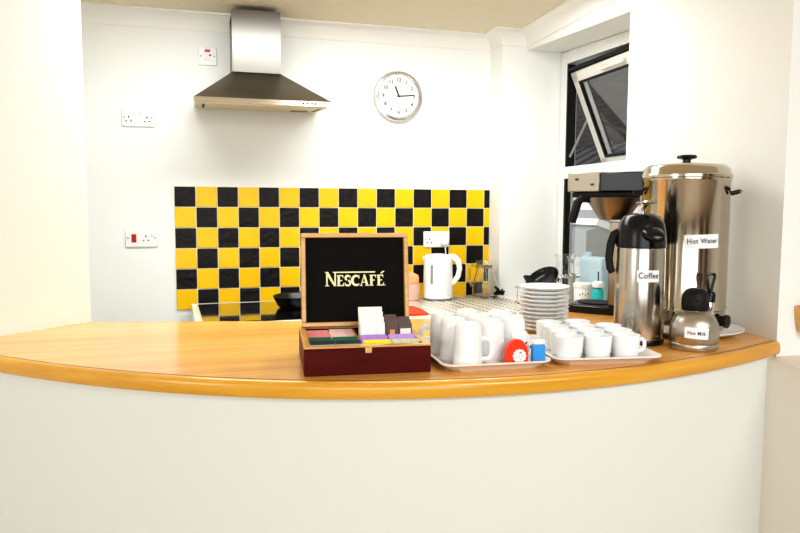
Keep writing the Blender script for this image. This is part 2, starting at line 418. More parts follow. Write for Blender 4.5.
bm = BM(); box(bm, (-.002, -.011, -.012), (.028, .003, .018), bev=.001); build('fuse_holder', bm, CREAMP, t); screws(t, .088)
t = plate('double_socket', 'white double socket on the tiles above the kettle', 1.242, 1.253, .15); t.location.y = YB-.0101
pins(t, -.042, -.012); rocker(t, -.014, .022); rocker(t, .014, .022); screws(t, .15)
bm = BM(); box(bm, (.042, -.025, -.012), (.045, .03, .045), bev=.008); pg = build('plug', bm, WHITEP, t)
bm = BM(); tube(bm, [(.042, -.03, -.03), (.045, -.032, -.07), (.05, -.03, -.14), (.05, -.02, -.25), (.046, -.045, -.311)], .0035, 8); build('cable', bm, WHITEP, t)

# ------------------------------------------------------------------ back units: worktop, cupboards, drainer, cooker
bm = BM(); prism(bm, [(.585, 3.08), (.80, 2.86), (1.24, 2.86), (1.24, 2.60), (1.665, 2.60), (1.668, 2.512), (1.86, 2.512), (1.897, 3.498), (1.553, 3.498), (1.553, 3.64), (.585, 3.64)], .897, WT)
tag(build('kitchen_worktop', bm, mat('worktop_laminate', (.82, .76, .64), .35, var=.06, vscale=40)), 'pale worktop running along the kitchen back wall behind the counter', 'worktop')
u = thing('base_cupboard', 'cream base cupboard below the kitchen worktop at the back', 'cupboard', (.915, 3.36, 0))
bm = BM(); box(bm, (0, .02, .4985), (.64, .5, .797)); build('carcass', bm, CREAMP, u)
bm = BM(); box(bm, (.0, .0, .05), (.64, .46, .1)); build('plinth', bm, BLACKM, u)
for s in (-1, 1):
    bm = BM(); box(bm, (s*.16, -.24, .5), (.312, .018, .76), bev=.003); d = build('door', bm, CREAMP, u)
    bm = BM(); tube(bm, [(s*.03, -.249, .72), (s*.03, -.275, .72), (s*.03, -.275, .82), (s*.03, -.249, .82)], .005, 8); build('handle', bm, CHROME, d)
dr = thing('sink_drainer', 'ribbed stainless steel draining board behind the mugs', 'draining board', (1.32, 3.255, WT))
bm = BM(); loft(bm, [[(x, y, 0.0005) for x, y in rrect(.64, .74, .03)], [(x, y, .006) for x, y in rrect(.64, .74, .03)], [(x, y, .006) for x, y in rrect(.62, .72, .025)], [(x, y, .003) for x, y in rrect(.60, .70, .02)]])
build('board', bm, DRAIN, dr)
for k in range(10):
    bm = BM(); x = -.24+.0525*k; box(bm, (x, -.0, .0045), (.014, .62, .005), (0, 0, R(6)), bev=.002); build('rib', bm, DRAIN, dr)
    bm = BM()
    for q in range(18): box(bm, (x+.025-(-.3+q*.035)*math.tan(R(6)), -.3+q*.035, .0032), (.0025, .018, .002), (0, 0, R(6)))
    build('drain_slots', bm, BLACKM, dr)
cc = thing('cooker', 'white cooker with a shiny black glass hob below the tiles', 'cooker', (.262, 3.325, 0), R(2.5))
bm = BM(); box(bm, (0, 0, .465), (.60, .60, .925), bev=.004); body = build('body', bm, WHITEP, cc)
bm = BM(); box(bm, (0, -.0, .931), (.605, .61, .010), bev=.003); build('hob_surround', bm, mat('enamel', (.85, .83, .75), .25), cc)
bm = BM(); box(bm, (.003, -.0, .9385), (.55, .585, .006)); hob = build('hob_glass', bm, HOBGLASS, cc)
bm = BM(); box(bm, (0, .3, .939), (.60, .010, .008)); build('back_trim', bm, MATS['enamel'], cc)
bm = BM(); box(bm, (0, -.302, .45), (.56, .02, .55), bev=.006); d = build('oven_door', bm, BLACK, cc)
bm = BM(); tube(bm, [(-.22, -.31, .70), (-.22, -.345, .70), (.22, -.345, .70), (.22, -.31, .70)], .008); build('handle', bm, CHROME, d)
for k in range(5):
    bm = BM(); lathe(bm, [(0, 0), (.02, 0), (.018, .02), (0, .022)], 20, (-.2+.1*k, -.3, .84), M=Mc); build('knob', bm, BLACK, cc)
# pan on the hob
pn = thing('frying_pan', 'black frying pan on the hob, half hidden behind the open box lid', 'pan', (.455, 3.39, .942))
bm = BM(); lathe(bm, [(0, 0), (.095, 0), (.108, .012), (.125, .05), (.128, .056), (.124, .058), (.118, .052), (.102, .014), (.09, .006), (0, .006)], 44); build('pan_bowl', bm, BLACK, pn)
bm = BM(); tube(bm, [(.122, 0, .045), (.16, .0, .06), (.25, -.01, .075), (.29, -.012, .074)], [.012, .011, .013, .010], 10, flat=.6); build('handle', bm, BLACKM, pn)

# ------------------------------------------------------------------ the counter
ctr = thing('bar_counter', 'curved serving counter with wooden top and white front', 'counter', (.6, 1.9, 0))
# the joint between veneer and edging follows a smooth shallow curve; the bullnose edging sits outside it
def curve(x0, x1, n, d=0.):
    a = R(-9); out = []
    for k in range(n+1):
        x = x0+(x1-x0)*k/n; y = -.0063*x**3+.3184*x*x-.1596*x+1.5605 - d
        out.append((x*math.cos(a)-y*math.sin(a), x*math.sin(a)+y*math.cos(a)))
    return out
def off(P, d):
    out = []
    for i, p in enumerate(P):
        a, b = Vector(P[max(0, i-1)]), Vector(P[min(len(P)-1, i+1)]); t = (b-a).normalized(); n = Vector((-t.y, t.x))
        out.append((p[0]+n.x*d, p[1]+n.y*d))
    return out
seam = curve(-1.095, 1.345, 90)
fr = off(seam, -.023)
back = [(1.634, 1.674), (1.6655, 2.50), (1.45, 2.43), (1.2, 2.33), (.8, 2.30), (.316, 2.37), (-.1, 2.465), (-.365, 2.527)]
bm = BM(); prism(bm, seam + back, CT-.038, CT); build('countertop', bm, WOOD, ctr, world=True)
ends = []
for (ox, oy), (ix, iy) in zip(off(seam, -.0012), seam):
    dx, dy = (ox-ix)/.0012, (oy-iy)/.0012
    ends.append([(ix+dx*q, iy+dy*q, z) for q, z in [(.0012, CT-.0385), (.0012, CT)] + [(.0065+.0165*math.sin(R(t)), CT-.014*(1-math.cos(R(t)))) for t in (0, 22, 45, 67, 90)] + [(.023, CT-.030), (.019, CT-.0385)]])
bm = BM(); loft(bm, ends); build('edging', bm, EDGE, ctr, world=True, sharp=40)
bm = BM(); loft(bm, [[(a[0], a[1], CT-.03), (a[0], a[1], CT+.0003), (b[0], b[1], CT+.0003), (b[0], b[1], CT-.03)] for a, b in zip(off(seam, -.0028), off(seam, .0004))]); build('edge_seam', bm, SEAM, ctr, world=True)
pf, pb = off(fr, .016), off(fr, .066)
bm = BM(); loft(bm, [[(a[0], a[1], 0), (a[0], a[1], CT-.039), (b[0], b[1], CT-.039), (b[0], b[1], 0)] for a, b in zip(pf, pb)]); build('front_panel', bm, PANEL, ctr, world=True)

# ------------------------------------------------------------------ presentation box
BR = R(-5.4)
bx = thing('tea_box', 'open dark red wooden tea box with light wood lid frame', 'box', (.3695, 1.564, CT), BR)   # origin: middle of the front edge
W, D, Hh, th = .298, .285, .064, .013
bm = BM()
box(bm, (0, th/2, Hh/2), (W, th, Hh), bev=.002); box(bm, (0, D-th/2, Hh/2), (W, th, Hh), bev=.002)
for s in (-1, 1): box(bm, (s*(W/2-th/2), D/2, Hh/2), (th, D-2*th, Hh), bev=.002)
box(bm, (0, D/2, .004), (W-th, D-th, .008)); build('case', bm, MAHO, bx)
bm = BM(); w2 = .016
box(bm, (0, w2/2, Hh+.002), (W, w2, .004)); box(bm, (0, D-w2/2, Hh+.002), (W, w2, .004))
for s in (-1, 1): box(bm, (s*(W/2-w2/2), D/2, Hh+.002), (w2, D-2*w2, .004))
build('rim', bm, OAK, bx)
bm = BM(); box(bm, (-.007, D/2, .034), (.005, D-2*th, .056)); box(bm, (-.072, .150, .026), (.124, .003, .036)); box(bm, (.066, .115, .026), (.138, .003, .036)); build('divider', bm, OAK, bx)
bm = BM(); box(bm, (.0, -.0015, Hh-.006), (.016, .003, .014), bev=.001); build('clasp', bm, mat('brass', (.75, .55, .2), .3, .9), bx)
# lid: hinged at the back, leaning a little backwards
LH = .250
LW = W-.008
Ml = Matrix.Translation((.003, D-.010, Hh+.0045)) @ Matrix.Rotation(-R(7), 4, 'X')
bm = BM(); fw = .012
for c, s in (((0, 0, fw/2), (LW, .036, fw)), ((0, 0, LH-fw/2), (LW, .036, fw)), ((-LW/2+fw/2, 0, LH/2), (fw, .036, LH-2*fw)), ((LW/2-fw/2, 0, LH/2), (fw, .036, LH-2*fw))): box(bm, c, s, bev=.002)
xf(bm, bm.verts, Ml); lid = build('lid_frame', bm, OAK, bx)
bm = BM(); box(bm, (0, .006, LH/2), (LW-2*fw, .020, LH-2*fw)); xf(bm, bm.verts, Ml); pnl = build('lid_panel', bm, BLACKFELT, lid)
# gold lettering, built as serif strokes (units: letter height 1)
def poly(bm, pts): bm.faces.new([bm.verts.new((x, y, 0)) for x, y in pts])
def arcstroke(bm, cx, cy, rx, ry, a0, a1, t0, t1, n=14):
    A = []; B = []
    for k in range(n+1):
        a = R(a0+(a1-a0)*k/n); t = t0+(t1-t0)*math.sin(PI*k/n)
        A.append((cx+(rx-t/2)*math.cos(a), cy+(ry-t/2)*math.sin(a))); B.append((cx+(rx+t/2)*math.cos(a), cy+(ry+t/2)*math.sin(a)))
    va = [bm.verts.new((x, y, 0)) for x, y in A]; vb = [bm.verts.new((x, y, 0)) for x, y in B]
    for k in range(n): bm.faces.new((va[k], va[k+1], vb[k+1], vb[k]))
def rect(bm, x0, y0, x1, y1): poly(bm, [(x0, y0), (x1, y0), (x1, y1), (x0, y1)])
def glyph(ch):
    bm = BM(); s = .22
    if ch == 'N':
        rect(bm, .10, 0, .24, 1.3); rect(bm, .0, 0, .36, .09); rect(bm, .84, 0, .98, 1.3); rect(bm, .70, 1.21, 1.0, 1.3)
        poly(bm, [(-.02, 1.3), (.30, 1.3), (.98, 0), (.80, 0)])
    if ch == 'E':
        rect(bm, .06, 0, .06+s, 1); rect(bm, 0, 0, .62, .10); rect(bm, 0, .90, .58, 1); rect(bm, .2, .46, .48, .56)
        poly(bm, [(.50, .1), (.62, .1), (.66, .30), (.60, .30)]); poly(bm, [(.48, .9), (.58, .9), (.60, .74), (.55, .74)])
    if ch == 'S':
        arcstroke(bm, .31, .73, .20, .20, 35, 250, .13, .22); arcstroke(bm, .31, .27, .22, .22, 80, -150, .2, .16)
        poly(bm, [(.02, .06), (.08, .06), (.10, .32), (.03, .32)]); poly(bm, [(.48, .70), (.55, .70), (.55, .96), (.50, .96)])
    if ch == 'C':
        arcstroke(bm, .45, .5, .36, .42, 45, 315, .12, .25); poly(bm, [(.66, .66), (.74, .66), (.74, .98), (.69, .98)])
    if ch == 'A':
        poly(bm, [(.08, 0), (.18, 0), (.48, .98), (.42, 1.04)]); poly(bm, [(.60, 0), (.84, 0), (.52, 1.04), (.36, 1.04)])
        rect(bm, .2, .28, .68, .37); rect(bm, 0, 0, .28, .07); rect(bm, .52, 0, .92, .07)
    if ch == 'F':
        rect(bm, .06, 0, .06+s, 1); rect(bm, 0, 0, .36, .08); rect(bm, 0, .90, .60, 1); rect(bm, .2, .46, .48, .56); poly(bm, [(.5, .9), (.6, .9), (.62, .72), (.57, .72)])
    return bm
cap = .0300; cx = -.052*1.43
seq = [('N', 0), ('E', 1.06), ('S', 1.74), ('C', 2.36), ('A', 3.10), ('F', 4.02), ('E', 4.70)]
total = 5.50
for chh, x in seq:
    bm = glyph(chh)
    if chh == 'E' and x > 4: poly(bm, [(.28, 1.10), (.46, 1.10), (.74, 1.33), (.52, 1.33)])
    if chh == 'N': rect(bm, .98, 1.19, 4.55, 1.31)
    if chh == 'E' and x > 4: rect(bm, .68, 0, .78, .09)
    for v in bm.verts: v.co = Vector(((x-total/2+v.co.x)*cap+.001, -.0045, v.co.y*cap+LH*.43))
    xf(bm, bm.verts, Ml); build('letter', bm, GOLD, pnl)

# packets inside the box
def packet_bm(w, h, t):
    bm = BM(); loft(bm, [rr for rr in ([(x, y, z) for x, y in ((-w/2, -tt/2), (w/2, -tt/2), (w/2, tt/2), (-w/2, tt/2))] for z, tt in ((0, .0008), (.005, .001), (.012, t), (h-.012, t), (h-.005, .001), (h, .0008)))])
    return bm
Mbox = Matrix.Translation((.3695, 1.564, CT)) @ Matrix.Rotation(BR, 4, 'Z')
ORD = ['first', 'second', 'third', 'fourth', 'fifth', 'sixth']
def packets(name, color, n, x, y0, dy, w, h, lean, lab, group, band=None, z0=.0085, t=.004, dz=0.):
    m = mat('packet_'+lab.replace(' ', '_')[:40], color, .35, var=.12, vscale=60)
    src = None
    for k in range(n):
        p = Mbox @ Vector((x, y0+dy*k, z0))
        lb = lab % ORD[k]
        if src is None:
            src = build(name, packet_bm(w, h, t), m)
            if band:
                bb = BM(); box(bb, (0, 0, h*band[1]), (w*band[2], t+.0006, h*band[3])); build('printed_band', bb, mat('band_'+str(band[0]), band[0], .4), src)
            o = src; tag(o, lb, 'sachet', group)
        else:
            o = src.copy(); COL.objects.link(o); o['label'] = lb; o['group'] = group
            for c in src.children:
                d = c.copy(); COL.objects.link(d); d.parent = o
        o.location = (p.x, p.y, p.z + dz*k); o.rotation_euler = Euler((-lean, 0, BR), 'XYZ')
G1 = 'tea envelopes in the box'
for s, nm, xx in ((0, 'left', -.1035), (1, 'right', -.0405)):
    packets('tea_envelope', (.92, .30, .34) if s == 0 else (.93, .62, .58), 4, xx, .164, .0235, .061, .058+.002*s, R(24), ('pink' if s == 0 else 'pale pink')+' tea envelope, %s from the front at the back left of the box', G1, ((.92, .62, .60), .78, .999, .18))
    packets('tea_envelope', (.01, .15, .085) if s == 0 else (.012, .17, .09), 3, xx, .084, .022, .061, .060, R(28), 'dark green tea envelope in the '+nm+' green row, %s from the front', G1, ((.65, .75, .25), .84, .22, .07) if s else None)
    packets('tea_envelope', (.012, .014, .018), 2, xx, .030, .018, .061, .064, R(18), 'black tea envelope at the front of the box, '+nm+' pile, %s from the front', G1, ((.5, .5, .52), .88, .999, .05))
packets('tea_envelope', (.50, .26, .82), 2, .029, .080, .017, .066, .067, R(22), 'purple tea envelope in the box below the white sachets, %s from the front', G1)
packets('tea_envelope', (.58, .34, .86), 2, .0995, .080, .017, .066, .067, R(22), 'lilac tea envelope in the box below the brown sachets, %s from the front', G1)
packets('tea_envelope', (.96, .82, .02), 2, .029, .030, .016, .066, .064, R(18), 'yellow tea envelope at the front right of the box, %s from the front', G1)
packets('tea_envelope', (.68, .66, .42), 2, .0995, .030, .016, .066, .064, R(18), 'pale olive tea envelope at the front right corner of the box, %s from the front', G1)
packets('sugar_sachet', (.94, .92, .88), 4, .030, .128, .016, .062, .091, R(9), 'tall white sugar sachet standing in the box, %s from the front', 'white sachets in the box', ((.66, .60, .52), .42, .6, .10), dz=.011)
packets('coffee_sachet', (.085, .040, .022), 3, .0800, .128, .015, .031, .092, R(10), 'brown coffee sachet with an orange band beside the white sachets, %s from the front', 'brown sachets in the box', ((.80, .32, .07), .60, .42, .36), dz=.007)
packets('coffee_sachet', (.075, .034, .020), 3, .1145, .128, .015, .034, .088, R(12), 'brown coffee sachet with a white square at the box right side, %s from front', 'brown sachets in the box', ((.86, .84, .80), .64, .8, .40), dz=.006)

# ------------------------------------------------------------------ trays of mugs and cups
def make_tray(label, A, rz, w, d):
    t = thing('serving_tray', label, 'tray', (A[0], A[1], CT), rz)
    bm = BM(); f = .016; h = .021; r = .03
    L = lambda ww, dd, z, rr: [(x, y, z) for x, y in rrect(ww, dd, rr, 6, w/2, d/2)]
    loft(bm, [L(w-2*f, d-2*f, 0.0003, r), L(w, d, h-.004, r), L(w+.012, d+.012, h-.003, r+.004), L(w+.012, d+.012, h, r+.004), L(w, d, h, r), L(w-2*f, d-2*f, .0035, r)])
    build('tray_body', bm, TRAY, t); return t
LA, LR_ = (.545, 1.520), R(-3.0)
RA, RR_ = (.832, 1.520), R(-8.0)
make_tray('cream plastic tray holding upturned mugs beside the tea box', LA, LR_, .268, .36)
make_tray('cream plastic tray of upright cups in front of the airpot', RA, RR_, .278, .315)
def on(A, rz, x, y, z=CT+.0038):
    return (A[0]+x*math.cos(rz)-y*math.sin(rz), A[1]+x*math.sin(rz)+y*math.cos(rz), z)
# upturned mug (open end down)
def make_mug():
    t = thing('mug', '', 'mug', (0, 0, 0))
    bm = BM(); lathe(bm, [(.0335, 0), (.036, 0), (.0362, .004), (.0345, .05), (.0325, .092), (.0305, .101), (.026, .105), (.023, .1035), (.0, .1032), (0, .099), (.027, .098), (.0305, .088), (.0325, .05)], 40, close=True); build('body', bm, WHITEC, t)
    bm = BM(); tube(bm, [(.0325, 0, .067), (.046, 0, .068), (.0565, 0, .062), (.0595, 0, .044), (.058, 0, .026), (.050, 0, .017), (.0335, 0, .016)], .0045, 10, flat=1.5); build('handle', bm, WHITEC, t)
    return t
MU = make_mug()
ROW = ['front', 'second', 'third', 'back']; COLN = ['left', 'middle', 'right']
first = True
def place_mug(x, y, hz, lab):
    global first
    if first:
        MU.location = on(LA, LR_, x, y); MU.rotation_euler = (0, 0, hz+LR_); MU['label'] = lab; MU['group'] = 'upturned mugs on the left tray'; first = False
    else: dup(MU, on(LA, LR_, x, y), hz+LR_, lab, 'upturned mugs on the left tray')
PL = [(0, 0, .062, .062, -14), (0, 1, .134, .098, 120), (1, 0, .050, .140, 60), (1, 1, .130, .180, 15), (1, 2, .208, .140, -70), (2, 0, .046, .226, 165), (2, 1, .126, .264, 60), (2, 2, .206, .232, 110)]
for r_, c_, x, y, hz in PL: place_mug(x+.012, y, R(hz), 'white mug upside down on the left tray, %s row, %s one' % (ROW[r_], COLN[c_]))
# upright cups
def make_cup():
    t = thing('coffee_cup', '', 'cup', (0, 0, 0))
    bm = BM(); lathe(bm, [(0, .002), (.022, .002), (.024, 0), (.0275, 0), (.030, .004), (.0335, .03), (.0360, .064), (.0348, .0645), (.0325, .032), (.028, .008), (0, .007)], 40); build('body', bm, WHITEC, t)
    bm = BM(); tube(bm, [(.0335, 0, .05), (.045, 0, .051), (.053, 0, .044), (.054, 0, .033), (.048, 0, .022), (.0325, 0, .019)], .0038, 10, flat=1.4); build('handle', bm, WHITEC, t)
    return t
CU = make_cup(); k = 0
for r_ in range(4):
    for c_ in range(3):
        if r_ == 3 and c_ == 2: continue
        x, y = (.052, .064, .070, .076)[r_]+(.0755*c_ if r_ < 3 else .085*c_), .052+.0725*r_
        hz = R({(0, 2): 5, (1, 2): 8, (2, 2): 5}.get((r_, c_), 47)); lab = 'white coffee cup on the right tray, %s row, %s one' % (ROW[r_], COLN[c_])
        if k == 0: CU.location = on(RA, RR_, x, y); CU.rotation_euler = (0, 0, hz+RR_); CU['label'] = lab; CU['group'] = 'cups on the right tray'
        else: dup(CU, on(RA, RR_, x, y), hz+RR_, lab, 'cups on the right tray')
        k += 1
# small things at the front of the left tray
p = on(LA, LR_, .186, .032)
rd = thing('red_timer', 'red arched timer with a white scalloped face leaning on the mugs', 'timer', p, LR_)
def arch(w, h, d, n=18):
    bm = BM(); pts = [(-w/2, 0)] + [(-w/2*math.cos(R(a))**1.0*(1.0 if False else 1), h*.42+h*.58*math.sin(R(a))) for a in [180*k/n for k in range(n+1)]] + [(w/2, 0)]
    a = [bm.verts.new((x, -d/2, z)) for x, z in pts]; b = [bm.verts.new((x*.94, d/2, z*.97)) for x, z in pts]
    bm.faces.new(a[::-1]); bm.faces.new(b)
    for k in range(len(pts)): bm.faces.new((a[k], a[(k+1) % len(pts)], b[(k+1) % len(pts)], b[k]))
    return bm
bm = arch(.058, .068, .020); build('case', bm, RED, rd)
bm = BM(); n = 64; ring = [((.0165+.0012*math.cos(12*2*PI*k/n))*math.cos(2*PI*k/n)+.005, (.0165+.0012*math.cos(12*2*PI*k/n))*math.sin(2*PI*k/n)+.027) for k in range(n)]
a = [bm.verts.new((x, -.0100, z)) for x, z in ring]; b = [bm.verts.new((x, -.0150, z)) for x, z in ring]
bm.faces.new(a); bm.faces.new(b[::-1])
for k in range(n): bm.faces.new((a[k], a[(k+1) % n], b[(k+1) % n], b[k]))
fc = build('face', bm, WHITEP, rd)
bm = BM()
for dx, dz, s in ((.004, .0085, .0030), (-.001, .008, .0018), (.008, .001, .0015), (-.006, -.002, .0012), (.003, -.008, .0015), (.0, .001, .0012)): box(bm, (.004+dx, -.0152, .027+dz), (s, .0006, s*1.4))
build('marks', bm, INK, fc)
p = on(LA, LR_, .246, .034)
bl = thing('sweetener_dispenser', 'small blue box with a white cap beside the red timer', 'dispenser', p, LR_)
bm = BM(); box(bm, (0, 0, .0255), (.033, .018, .050), bev=.003); build('case', bm, BLUE, bl)
bm = BM(); box(bm, (0, 0, .0565), (.032, .017, .0118), bev=.003); build('cap', bm, WHITEP, bl)
bm = BM(); box(bm, (0, -.0092, .008), (.016, .002, .006), bev=.0005); build('slot', bm, mat('deep_blue', (.01, .06, .45), .4), bl)
p = on(LA, LR_, .206, .060)
sp = thing('milk_carton', 'white carton with dark blue flecks behind the red timer', 'carton', p, LR_-.25)
bm = BM(); loft(bm, [[(x, y, 0) for x, y in rrect(.034, .026, .003)], [(x, y, .058) for x, y in rrect(.034, .026, .003)], [(x, y*.15, .074) for x, y in rrect(.034, .026, .003)], [(x, y*.15, .080) for x, y in rrect(.034, .026, .003)]]); sb = build('carton_body', bm, PAPER, sp)
bm = BM()
for k in range(9): box(bm, (-.013+.0125*(k % 3)+.002*(k//3), -.0132, .030+.012*(k//3)), (.0045, .0004, .0055), (0, .5*k, 0))
build('flecks', bm, mat('navy', (.02, .03, .12), .5), sb)

# ------------------------------------------------------------------ saucers
sx, sy = 1.036, 1.985
NW = ['bottom', 'second', 'third', 'fourth', 'fifth', 'sixth', 'seventh', 'eighth', 'ninth', 'tenth', 'top']
bm = BM(); lathe(bm, [(0, .0012), (.032, .0012), (.034, 0), (.042, 0), (.044, .003), (.062, .008), (.0785, .0155), (.0795, .0170), (.078, .0180), (.060, .0105), (.044, .0060), (0, .0055)], 56)
S0 = build('saucer', bm, WHITEC)
for k in range(11):
    o = S0 if k == 0 else S0.copy()
    if k: COL.objects.link(o)
    o.location = (sx+random.uniform(-.0015, .0015), sy+random.uniform(-.0015, .0015), CT+.0003+k*.0127)
    tag(o, 'white saucer, %s of the stack behind the cups' % (NW[k] if k in (0, 10) else NW[k]+' from the bottom'), 'saucer', 'saucers in the stack')

# ------------------------------------------------------------------ urn on a platter
UX, UY, UR = 1.452, 1.863, .128
pt = tag(build('platter', (lambda b: (lathe(b, [(0, .002), (.085, .002), (.09, 0), (.105, 0), (.135, .007), (.166, .020), (.1665, .0225), (.164, .0232), (.133, .012), (.108, .0055), (0, .0052)], 64), b)[1])(BM()), WHITEC), 'large white platter under the steel water urn', 'platter')
pt.location = (UX+.010, UY-.014, CT+.0003)
fa = math.atan2(-UY, -UX)                       # direction from the urn to the camera side
ur = thing('water_urn', 'tall stainless steel hot water urn with black tap and lid knob', 'urn', (UX, UY, CT+.006))
bm = BM(); lathe(bm, [(0, 0), (.112, 0), (.114, .004), (.114, .012), (.1255, .014), (.1265, .018), (.1265, .074)], 72)
for v in bm.verts: pass
build('base', bm, STEEL, ur)
bm = BM(); lathe(bm, [(.1265, .0742), (.130, .077), (.130, .083), (UR, .087), (UR, .462), (.1305, .466), (.1305, .474), (.121, .474)], 80); bod = build('body', bm, STEEL, ur)
bm = BM(); lathe(bm, [(.1305, .4745), (.1340, .477), (.1340, .484), (.129, .489), (.126, .503), (.112, .515), (.06, .521), (0, .523)], 80); ld = build('lid', bm, STEEL, ur)
bm = BM(); lathe(bm, [(0, .5225), (.012, .5225), (.012, .533), (.028, .537), (.030, .542), (.026, .547), (0, .548)], 32); build('knob', bm, BLACK, ld)
def polar(a, r, z): return Vector((r*math.cos(a), r*math.sin(a), z))
ta = fa+R(27)
bm = BM(); tube(bm, [polar(ta, UR, .112), polar(ta, UR+.03, .114), polar(ta, UR+.042, .110), polar(ta, UR+.044, .092), polar(ta, UR+.044, .078)], [.012, .011, .012, .011, .009], 12); tp = build('tap', bm, CHROME, ur)
bm = BM(); lathe(bm, [(0, .112), (.015, .112), (.016, .135), (.012, .142), (0, .142)], 20, polar(ta, UR+.04, 0)); build('tap_valve', bm, BLACK, tp)
sd = Vector((-math.sin(ta), math.cos(ta), 0)); ctr_ = polar(ta, UR+.04, 0)
bm = BM(); tube(bm, [ctr_+Vector((0, 0, .138)), ctr_+sd*.004+Vector((0, 0, .146)), ctr_+sd*.013+Vector((0, 0, .188)), ctr_+sd*.012+Vector((0, 0, .193)), ctr_-sd*.012+Vector((0, 0, .193)), ctr_-sd*.013+Vector((0, 0, .188)), ctr_-sd*.004+Vector((0, 0, .146))], .0042, 8, closed=True); build('tap_lever', bm, BLACK, tp)
ga = fa+R(62)
bm = BM(); lathe(bm, [(0, 0), (.016, 0), (.016, .012), (.02, .014), (.02, .022), (0, .024)], 20, polar(ga, .1262, .045), M=Matrix.Rotation(ga, 4, 'Z') @ Matrix.Rotation(PI/2, 4, 'Y')); build('dial_knob', bm, BLACK, ur)
for s in (1, -1):
    ha = fa+s*R(84); sd = Vector((-math.sin(ha), math.cos(ha), 0))
    bm = BM(); tube(bm, [polar(ha, UR-.001, .428)-sd*.035, polar(ha, UR+.022, .434)-sd*.033, polar(ha, UR+.025, .435), polar(ha, UR+.022, .434)+sd*.033, polar(ha, UR-.001, .428)+sd*.035], .006, 10); build('side_handle', bm, BLACK, ur)
bm = label_patch(.105, .041); wrap(bm, UR+.0008, fa+R(24), .286, R(2)); lb = build('paper_label', bm, PAPER, ur)
bm = text_bm('Hot Water', .0215, .88, .0002); wrap(bm, UR+.0028, fa+R(24), .287, R(2)); build('lettering', bm, INK, lb)

# ------------------------------------------------------------------ airpot
AX, AY, AR = 1.221, 1.752, .0685
fa = math.atan2(-AY, -AX)
ap = thing('airpot', 'tall steel airpot with black pump top labelled coffee', 'airpot', (AX, AY, CT))
bm = BM(); lathe(bm, [(0, 0), (.070, 0), (.072, .004), (.071, .014), (.069, .016)], 56); build('base_ring', bm, BLACK, ap)
bm = BM(); lathe(bm, [(.0695, .0155), (.0705, .02), (.0695, .14), (.068, .270), (.067, .276)], 64); bo = build('body', bm, STEELF, ap)
bm = BM(); lathe(bm, [(.0675, .2762), (.070, .279), (.0695, .300), (.067, .325), (.062, .348), (.050, .366), (.03, .374), (0, .376)], 56)
build('pump_head', bm, BLACK, ap)
ra = fa+R(28)
bm = BM(); loft(bm, [[tuple(polar(ra, rr, zc) + Vector((-math.sin(ra), math.cos(ra), 0))*(w*math.cos(a)) + Vector((0, 0, hh*math.sin(a)))) for a in [2*PI*q/20 for q in range(20)]] for rr, w, hh, zc in ((.05, .032, .026, .318), (.075, .029, .020, .316), (.092, .024, .014, .311), (.100, .016, .009, .306))]); sp_ = build('spout', bm, BLACK, ap)
bm = BM(); tube(bm, [polar(ra, .088, .302), polar(ra, .09, .29), polar(ra, .09, .282)], .008, 10); build('nozzle', bm, BLACKM, sp_)
bm = BM(); tube(bm, [polar(ra, .0, .372), polar(ra, .004, .39), polar(ra, .018, .402)], [.014, .011, .009], 10); lv = build('pump_stem', bm, CHROME, ap)
bm = BM(); box(bm, polar(ra, .022, .405), (.085, .026, .009), (0, -.05, ra), bev=.004); build('pump_lever', bm, STEELF, lv)
hb = fa-R(82); sd = Vector((-math.sin(hb), math.cos(hb), 0))
bm = BM(); tube(bm, [polar(hb, .062, .318), polar(hb, .074, .312), polar(hb, .084, .285), polar(hb, .088, .245), polar(hb, .084, .215), polar(hb, .077, .202)], [.009, .009, .0075, .007, .007, .006], 10, flat=1.6); build('carry_handle', bm, BLACKM, ap)
bm = label_patch(.064, .033); wrap(bm, .0698, fa+R(20), .199, R(0)); lb = build('paper_label', bm, PAPER, ap)
bm = text_bm('Coffee', .024, .84, .0002); wrap(bm, .0718, fa+R(20), .200); build('lettering', bm, INK, lb)

# ------------------------------------------------------------------ small flask
FX, FY = 1.316, 1.630
fa = math.atan2(-FY, -FX)
FLK = steel_mat('satin_flask_steel', (.50, .465, .41), .33, aniso=.3, streak=.01)
fl = thing('vacuum_flask', 'squat steel milk flask with black cap at the counter edge', 'flask', (FX, FY, CT))
bm = BM(); lathe(bm, [(0, 0), (.060, 0), (.0635, .004), (.0640, .018), (.0625, .020), (.0640, .022), (.0655, .05), (.062, .072), (.052, .092), (.040, .103), (.034, .107), (.034, .112)], 64); build('body', bm, FLK, fl)
bm = BM(); lathe(bm, [(.0335, .1075), (.0355, .110), (.0365, .125), (.0362, .138), (.034, .150), (.029, .160), (.021, .167), (.010, .170), (0, .1705)], 40); cp = build('cap', bm, BLACKM, fl)
bm = BM(); a = fa+R(4); Mt = Matrix.Translation(polar(a, .0355, .137)) @ Matrix.Rotation(a, 4, 'Z') @ Matrix.Rotation(PI/2, 4, 'Y')
lathe(bm, [(.004, -.002), (.009, -.002), (.0085, .004), (.005, .004)], 20, close=True, M=Mt); build('pour_hole', bm, BLACK, cp)
bm = label_patch(.062, .030); wrap(bm, .0662, fa+R(6), .053, R(-2)); lb = build('paper_label', bm, PAPER, fl)
bm = text_bm('Hot Milk', .0145, .86, .0001); wrap(bm, .0680, fa+R(6), .053, R(-2)); build('lettering', bm, INK, lb)

